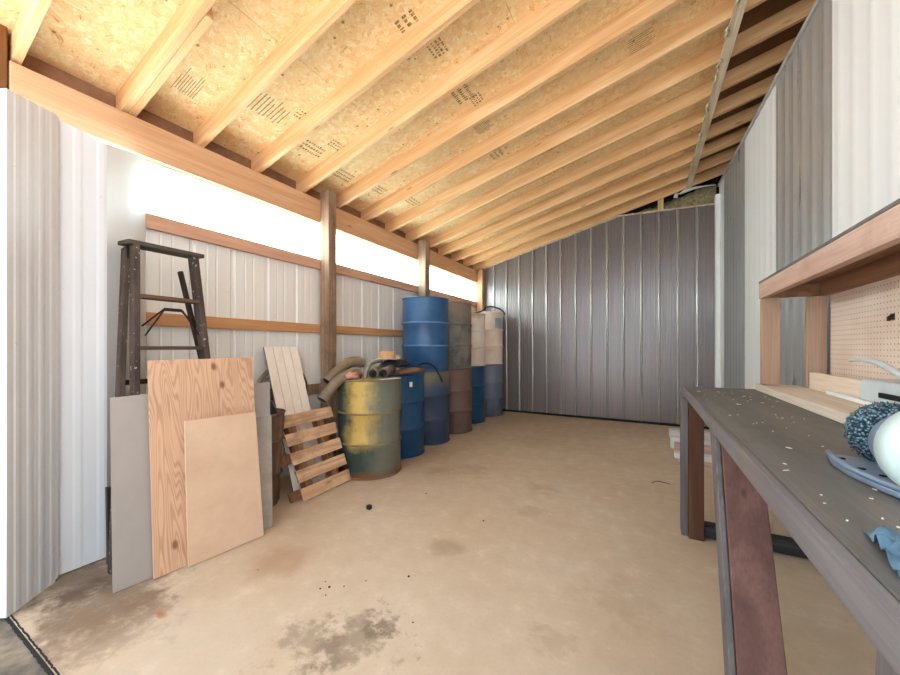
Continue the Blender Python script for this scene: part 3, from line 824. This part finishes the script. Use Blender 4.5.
# hoses and pipes piled on the yellow drum and the blue drum
def smooth(pts, n=40):
    pts = [Vector(p) for p in pts]; out = []
    P = [pts[0]*2-pts[1]] + pts + [pts[-1]*2-pts[-2]]
    seg = len(pts)-1
    for i in range(n+1):
        t = i/n*seg; k = min(int(t), seg-1); f = t-k
        a, b, c_, d = P[k:k+4]
        out.append(.5*((2*b)+(c_-a)*f+(2*a-5*b+4*c_-d)*f*f+(3*b-a-3*c_+d)*f**3))
    return out
def hose(label, pts, R, n=84, mat='hose'):
    p = smooth(pts, n); h = thing('flexible_hose', label, 'hose', p[0], 'flexible hoses on the drums')
    MB().tube(p, R, 14, caps=False, rib=R*.17).build('hose_tube', M[mat], h, p[0])
    MB().tube([p[0], p[1]], R*.86, 12).build('hose_mouth', M['hole'], h, p[0])
    d = (p[0]-p[1]).normalized()
    MB().tube([p[0]+d*.004, p[0]-d*.012], R*1.13, 12, caps=False).build('end_collar', M['hose_grey'], h, p[0])
    return h
hose('grey-brown flexible hose drooping with its open end toward the pallet', [(-2.55, 2.268, .735), (-2.54, 2.325, .795), (-2.51, 2.40, .885), (-2.47, 2.50, .945), (-2.43, 2.62, .957)], .046)
hose('long tan flexible hose arching behind the drooping hose', [(-2.68, 2.44, .88), (-2.67, 2.50, .93), (-2.655, 2.58, .99), (-2.62, 2.70, 1.06), (-2.56, 2.82, 1.05)], .045, 70)
p = smooth([(-2.285, 2.535, .925), (-2.28, 2.545, .99), (-2.28, 2.61, 1.055), (-2.30, 2.76, 1.075), (-2.42, 2.92, 1.06)], 30)
tag(MB().tube(p, .018, 10).build('bent_tube', M['hose_grey'], None, p[0]), 'thin grey bent tube curving up over the twin pipes', 'tube')
tp = thing('twin_pipe', 'pair of joined dull pipes with open dark ends on the yellow drum', 'pipe', (-2.2, 2.63, .96))
ax = Vector((-.30, .56, .02)).normalized()
for c0 in (Vector((-2.205, 2.545, .966)), Vector((-2.158, 2.634, .966))):
    pp = MB().tube([c0, c0+ax*.02, c0+ax*.45], .047, 16).build('pipe_tube', M['pipe'], tp, tp.location)
    MB().tube([c0-ax*.002, c0+ax*.01], .036, 16).build('pipe_mouth', M['hole'], pp, tp.location)
m = MB().lathe([(.01, .0), (.05, .008), (.06, .03), (.045, .055), (.01, .065)], 14, (-2.375, 2.47, .911))
r = random.Random(4)
for q in m.v: q += Vector((r.uniform(-.014, .014), r.uniform(-.03, .03), r.uniform(-.004, .02)))
tag(m.build('pink_rag', M['pink'], None, (-2.375, 2.47, .911)), 'crumpled pinkish rag tucked beside the drooping hose', 'rag')
tag(MB().hexa([(-2.10, 2.54, .911), (-2.06, 2.77, .911), (-2.16, 2.80, .911), (-2.20, 2.60, .911), (-2.10, 2.54, .915), (-2.06, 2.77, .916), (-2.16, 2.80, .915), (-2.20, 2.60, .914)])
    .build('flat_scrap', M['paper'], None, (-2.13, 2.65, .911)), 'flat pale scrap under the twin pipes on the yellow drum rim', 'scrap')
tag(MB().hexa([(-2.20, 2.96, .935), (-2.20, 3.40, .935), (-2.42, 3.48, .935), (-2.42, 3.02, .935), (-2.20, 2.96, .95), (-2.20, 3.40, .975), (-2.42, 3.48, .975), (-2.42, 3.02, .95)])
    .build('scrap_board', M['brown_board'], None, (-2.3, 3.2, .935), .003), 'brown scrap board lying across the single blue drum', 'board')
m = MB().lathe([(.01, 0), (.15, .0), (.17, .03), (.13, .07), (.05, .085), (.01, .085)], 18, (0, 0, 0))
r = random.Random(6)
for q in m.v: q.x, q.y, q.z = q.x*.7+r.uniform(-.02, .02)-2.47, q.y*1.25+r.uniform(-.02, .02)+3.22, q.z+.982+max(0, r.uniform(-.005, .015))
tag(m.build('dark_cloth', M['dark_cloth'], None, (-2.47, 3.22, .98)), 'crumpled dark cloth heaped on the brown scrap board', 'cloth')
h = thing('brimmed_hat', 'tan brimmed hat lying on the dark cloth', 'hat', (-2.44, 3.05, 1.075))
m = MB().lathe([(.088, .0), (.15, .004), (.152, .010), (.088, .008)], 28, (-2.44, 3.05, 1.078), cap=False)
for q in m.v: q.z += .03*abs((q.y-3.05)/.15)**2*(1 if q.y > 3.05 else .2)
m.build('hat_brim', M['paper'], h, h.location)
MB().lathe([(.09, .0), (.086, .035), (.078, .075), (.05, .085), (.02, .072), (.001, .070)], 24, (-2.44, 3.05, 1.084), cap=False).build('hat_crown', M['hat'], h, h.location)
p = smooth([(-2.30, 3.42, 1.0), (-2.28, 3.55, 1.02), (-2.245, 3.68, .98), (-2.232, 3.80, .86), (-2.23, 3.86, .78)], 24)
tag(MB().tube(p, .011, 8).build('rubber_hose', M['rubber'], None, p[0]), 'thin black rubber hose hanging down the dull blue drum', 'hose')
p = smooth([(-2.58, 5.30, 1.765), (-2.46, 5.50, 1.80), (-2.42, 5.72, 1.90), (-2.38, 5.92, 1.92), (-2.32, 6.16, 1.885), (-2.27, 6.20, 1.80)], 40)
tag(MB().tube(p, .014, 8).build('black_hose', M['rubber'], None, p[0]), 'thin black hose arching over the white and cream drums', 'hose')

# ------------------------------------------------------------------ workbench
BO = (.45, 1.6, 0)
wb = thing('workbench', 'long dark topped workbench with reddish brown plank legs', 'workbench', BO)
MB().box(.235, .90, -.05, 3.04, .885, .93).build('bench_top', M['bench'], wb, BO, .004)
MB().box(.215, .235, -.05, 3.045, .875, .931).build('front_edge', M['bench_edge'], wb, BO, .004)
# far corner leg
lg = MB().box(.225, .305, 2.71, 2.85, 0, .885).build('leg', M['bench_leg_dark'], wb, BO, .003)
MB().box(.188, .224, 2.74, 2.86, 0, .875).build('leg_facing', M['bench_leg_edge'], lg, BO, .003)
# leaning wide leg
def slant(name, x0, x1, yt, yb, dy, mat, par, xs=0.):
    z1 = .885
    return MB().hexa([(x0, yb, 0), (x1+xs, yb, 0), (x1+xs, yb+dy, 0), (x0, yb+dy, 0), (x0, yt, z1), (x1, yt, z1), (x1, yt+dy, z1), (x0, yt+dy, z1)]).build(name, M[mat], par, BO, .004)
lg = slant('leg', .237, .350, 1.66, 1.28, .04, 'bench_leg', wb, .008)
slant('leg_edge', .217, .236, 1.67, 1.29, .10, 'bench_leg_edge', lg)
lg = slant('leg', .235, .335, .52, .60, .04, 'bench_leg', wb)
slant('leg_edge', .222, .234, .53, .61, .05, 'bench_leg_edge', lg)
MB().box(.80, .89, 2.71, 2.85, 0, .885).build('leg', M['bench_leg_dark'], wb, BO, .003)
MB().box(.80, .89, .4, .54, 0, .885).build('leg', M['bench_leg_dark'], wb, BO, .003)
MB().box(.306, .80, 2.75, 2.83, .01, .085).build('stretcher', M['stretcher'], wb, BO, .003)

# shelf over the bench
SO = (.75, 1.5, .93)
sh = thing('bench_shelf', 'pinkish pine shelf frame standing on the back of the workbench', 'shelf', SO)
FZ0, FZ1 = 1.502, 1.595
MB().box(.60, .638, -.05, 2.87, FZ0, FZ1).build('fascia', M['shelf'], sh, SO, .003)
MB().box(.60, .905, -.05, 2.875, FZ1+.001, FZ1+.014).build('shelf_board', M['bench'], sh, SO, .002)
MB().box(.64, .90, -.05, 2.87, FZ1-.022, FZ1).build('under_board', M['shelf_dark'], sh, SO, .002)
MB().box(.85, .884, -.05, 2.77, FZ0-.01, FZ1-.023).build('back_rail', M['shelf_dark'], sh, SO, .003)
MB().box(.64, .895, 2.832, 2.87, FZ0, FZ1-.023).build('end_rail', M['shelf_dark'], sh, SO, .003)
MB().box(.606, .69, 2.83, 2.868, .976, FZ0).build('upright', M['shelf_up'], sh, SO, .003)
MB().box(.812, .895, 2.835, 2.872, .973, FZ0-.002).build('upright', M['shelf_up'], sh, SO, .003)
tag(MB().box(.887, .893, -.05, 2.765, .95, 1.50).build('pegboard', M['peg'], None, (.896, 1.4, .95)), 'pink-tan pegboard panel on the wall under the shelf', 'pegboard')
hk = MB(); hk.tube([(.888, 2.18, 1.334), (.88, 2.18, 1.334), (.872, 2.18, 1.327), (.872, 2.18, 1.312)], .006, 6); hk.box(.880, .887, 2.172, 2.188, 1.316, 1.342)
tag(hk.build('peg_hook', M['iron'], None, (.89, 2.18, 1.33)), 'small black hook high on the pegboard', 'hook')
tag(MB().box(.60, .80, -.05, 2.95, .932, .972).build('pale_plank', M['pale_board'], None, (.7, 1.5, .93), .004), 'long pale plank lying along the back of the workbench', 'plank')
tag(MB().box(.802, .84, .9, 2.775, .934, 1.062).build('upright_board', M['back_board'], None, (.82, 1.8, .93), .003), 'fresh pale board standing on edge under the pegboard', 'board')
tag(MB().hexa([(.735, 1.72, .974), (.795, 1.72, .974), (.799, 2.44, .974), (.765, 2.44, .974), (.735, 1.72, .992), (.795, 1.72, .992), (.799, 2.44, .992), (.765, 2.44, .992)])
    .build('white_strip', M['trim_white'], None, (.76, 2., .974), .002), 'bright white plastic strip lying on the pale plank', 'strip')

# grinder with wire wheel
GO = Vector((.44, 1.05, .932))
GA = math.radians(-7); GR = Matrix.Rotation(-GA, 3, 'Z')
gr = thing('bench_grinder', 'mint and blue-grey bench grinder with a wire wheel on the workbench', 'grinder', GO, None, (0, 0, GA))
def unturn(m):
    for q in m.v: q.xy = (GO + GR @ (q-GO)).xy
    return m
out = [(x+.010, y-.012) for x, y in ((.372, 1.222), (.384, 1.228), (.46, 1.20), (.56, 1.17), (.58, 1.0), (.575, .86), (.47, .84), (.40, .90), (.372, .98), (.357, 1.07), (.358, 1.15))]
unturn(MB().prism([(x, y, .932) for x, y in out], (0, 0, .012))).build('base_plate', M['cast'], gr, GO, .003)
m = MB(); path = [(.374, 1.218, .948), (.362, 1.15, .949), (.361, 1.07, .949), (.376, .985, .949), (.404, .905, .949)]
path = [(x+.010, y-.012, z) for x, y, z in path]; m.tube(smooth(path, 24), .007, 8); unturn(m).build('base_lip', M['cast'], gr, GO)
for x, y in ((.392, 1.165), (.412, 1.045), (.395, 1.085)):
    unturn(MB().lathe([(.007, .9445), (.007, .946), (.001, .946)], 12, (x, y, 0), cap=False)).build('bolt_hole', M['hole'], gr, GO)
MB().prism([(.42, .98, .944), (.54, .98, .944), (.52, .98, .985), (.44, .98, .985)], (0, .14, 0)).build('pedestal', M['cast'], gr, GO, .004)
cx, cz = .460, 1.006
MB().lathe([(.02, .955), (.060, .96), (.067, .98), (.067, 1.10), (.060, 1.125), (.02, 1.13)], 32, (cx+.012, 0, cz-.004), 'Y').build('motor_body', M['cast'], gr, GO)
cv = [(.004, .875), (.05, .880), (.080, .888), (.0875, .900), (.0875, .945), (.080, .955), (.02, .957)]
MB().lathe(cv, 40, (cx+.002, 0, cz+.014), 'Y').build('guard_cover', M['mint'], gr, GO)
MB().lathe([(.012, 1.12), (.012, 1.235)], 14, (cx, 0, cz), 'Y').build('spindle', M['iron'], gr, GO)
# wire wheel: disc with hundreds of short wire tufts
wn = N('WireBrush'); v = wn.obj(); vo = wn.vor(v, 190.)
colw = wn.mix(wn.ramp(vo.outputs['Distance'], .1, .6), lin(150, 176, 184), lin(30, 56, 68))
M['wire'] = wn.done(colw, .45, .4, .5, wn.bump(vo.outputs['Distance'], .8, .004))
w = MB(); w.lathe([(.02, 1.165), (.044, 1.160), (.062, 1.163), (.070, 1.172), (.070, 1.198), (.062, 1.207), (.02, 1.20)], 48, (cx, 0, cz), 'Y')
r = random.Random(12)
for i in range(700):
    a = r.uniform(0, 2*PI); yy = r.uniform(1.160, 1.206); rr = r.uniform(.060, .070)
    d = Vector((math.cos(a), r.uniform(-.25, .25), math.sin(a))); p0 = Vector((cx+rr*math.cos(a), yy, cz+rr*math.sin(a)))
    w.tube([p0, p0+d*r.uniform(.002, .005)], .0010, 3)
for i in range(420):
    a = r.uniform(0, 2*PI); rr = r.uniform(.040, .068)
    p0 = Vector((cx+rr*math.cos(a), 1.164, cz+rr*math.sin(a)))
    w.tube([p0, p0+Vector((r.uniform(-.004, .004), -r.uniform(.002, .005), r.uniform(-.004, .004)))], .0011, 3)
w.build('wire_wheel', M['wire'], gr, GO)
MB().lathe([(.004, 1.146), (.016, 1.148), (.03, 1.156), (.034, 1.163)], 24, (cx, 0, cz), 'Y').build('wheel_washer', M['pipe'], gr, GO)
# pale casing with a slot behind the wheel
KO = Vector((.68, 1.5, .974))
k = thing('tool_casing', 'pale grey metal casing with a dark slot and a curved lever on the bench', 'tool', KO)
MB().hexa([(.605, 1.12, 1.03), (.70, 1.12, 1.03), (.72, 1.70, 1.03), (.605, 1.69, 1.03), (.62, 1.12, 1.10), (.70, 1.12, 1.10), (.72, 1.70, 1.10), (.615, 1.70, 1.10)]).build('casing_shell', M['casing'], k, KO, .008)
MB().box(.62, .70, 1.18, 1.62, .974, 1.03).build('casing_foot', M['iron'], k, KO, .004)
MB().box(.603, .608, 1.43, 1.56, 1.052, 1.067).build('casing_slot', M['hole'], k, KO)
MB().box(.64, .71, 1.18, 1.46, 1.10, 1.118).build('casing_lid', M['rubber'], k, KO, .004)
ks = MB().lathe([(.007, 0), (.007, -.006), (.001, -.006)], 12, (0, 0, 0), 'X', cap=False).build('casing_screw', M['hole'], k, KO)
ks.location = Vector((.604, 1.675, 1.085))-KO
p = smooth([(.60, 1.72, 1.158), (.60, 1.62, 1.162), (.59, 1.50, 1.150), (.575, 1.34, 1.115), (.56, 1.22, 1.075), (.575, 1.16, 1.05)], 30)
MB().tube(p, [.005]*6+[.009]*25, 8).build('lever_arm', M['casing'], k, KO)
# blue rag
m = MB(); n = 16; r = random.Random(21); vs = []
for i in range(n):
    for j_ in range(n):
        u, v_ = i/(n-1)-.5, j_/(n-1)-.5
        z = .938 + .030*max(0, 1-(u*u+v_*v_)*5) + .014*math.sin(19*u+7*v_)*math.cos(15*v_-3*u) + r.uniform(-.004, .004)
        vs.append((.320+u*.11+.02*v_, .68+v_*.13+r.uniform(-.004, .004), max(.934, z)))
m.add(vs, [(i*n+j_, (i+1)*n+j_, (i+1)*n+j_+1, i*n+j_+1) for i in range(n-1) for j_ in range(n-1)], 0, True)
tag(m.build('blue_rag', M['rag'], None, (.335, .70, .932)), 'crumpled blue rag on the bench top near its front edge', 'rag')
# wood chips over the bench top
m = MB(); r = random.Random(8)
for i in range(60):
    x, y = r.uniform(.25, .58), r.uniform(.75, 2.9); L = r.choice((.003, .004, .005, .008, .014)); a = r.uniform(0, PI)
    d = Vector((math.cos(a), math.sin(a), 0)); m.bar(Vector((x, y, .9325))-d*L/2, Vector((x, y, .9325))+d*L/2, .0022, .0015)
tag(m.build('wood_chips', M['chip'], None, (.4, 1.8, .93)), 'pale wood chips scattered over the dark bench top', 'wood chips', None, 'stuff')

# lumber on the floor behind the bench
LG = 'offcut boards on the floor beyond the bench'
for (x0, x1, y0, y1, z0, z1, mt, lab) in (
        (.25, .86, 5.70, 5.85, .0, .09, 'lumber_white', 'white offcut board lying nearest the dark end wall'),
        (.24, .88, 5.06, 5.20, .0, .13, 'lumber_white', 'tall white offcut board between the other floor boards'),
        (.27, .87, 4.84, 4.99, .0, .10, 'lumber', 'pinkish offcut board in front of the tall white offcut'),
        (.255, .88, 4.62, 4.74, .0, .05, 'lumber_white', 'thin white offcut board among the floor boards'),
        (.245, .86, 4.36, 4.52, .0, .022, 'lumber', 'flat pinkish offcut board lying nearest the workbench')):
    tag(MB().box(x0, x1, y0, y1, z0, z1).build('offcut_board', M[mt], None, ((x0+x1)/2, (y0+y1)/2, 0), .003), lab, 'board', LG)
# crumbs on the floor
tag(MB().box(-1.838, -1.806, 2.045, 2.077, 0, .03).build('black_block', M['iron'], None, (-1.822, 2.06, 0), .004), 'tiny black block lying alone on the floor before the pallet', 'block')
m = MB(); r = random.Random(31)
for x, y in ((-1.847, 1.205), (-1.273, 1.416), (-1.43, 1.26), (-1.40, 1.29), (-1.37, 1.24), (-1.45, 1.31), (-1.34, 1.33), (-1.10, 1.55), (-.9, 1.3), (-1.0, 2.3), (-1.6, 2.5)):
    s_ = r.uniform(.002, .005); m.box(x-s_, x+s_, y-s_, y+s_, 0, s_*1.2)
tag(m.build('floor_crumbs', M['iron'], None, (-1.4, 1.3, 0)), 'dark crumbs of dirt scattered on the concrete floor', 'dirt', None, 'stuff')
tag(MB().tube(smooth([(.03, 3.66, .004), (.07, 3.72, .006), (.12, 3.72, .005), (.17, 3.70, .004)], 12), .004, 5).build('twig', M['brown_board'], None, (.1, 3.7, 0)), 'thin twig lying on the floor beyond the workbench', 'twig')

# ------------------------------------------------------------------ light and camera
sun = bpy.data.lights.new('Sun', 'SUN'); sun.energy = 18.; sun.angle = .02; sun.color = (1, .98, .95)
so_ = bpy.data.objects.new('Sun', sun); COL.objects.link(so_)
so_.rotation_euler = Vector((.9, -.35, -.46)).to_track_quat('-Z', 'Y').to_euler()

w = bpy.data.worlds.new('World'); S.world = w; w.use_nodes = True
bg = w.node_tree.nodes['Background']; bg.inputs[0].default_value = (.78, .90, 1.0, 1); bg.inputs[1].default_value = .76
cam = bpy.data.cameras.new('Camera'); co = bpy.data.objects.new('Camera', cam); COL.objects.link(co); S.camera = co
cam.sensor_width = 36; cam.lens = 14.4; cam.shift_y = 10.5/900; cam.clip_start = .02
co.location = (0, 0, 1.2); co.rotation_euler = (PI/2, 0, math.atan(198/360))
vs_ = S.view_settings; vs_.view_transform = 'Standard'; vs_.look = 'None'; vs_.gamma = 1; vs_.use_curve_mapping = False
vs_.exposure = 2.1
S.cycles.use_denoising = True
S.cycles.max_bounces = 10; S.cycles.diffuse_bounces = 8; S.cycles.sample_clamp_indirect = 8
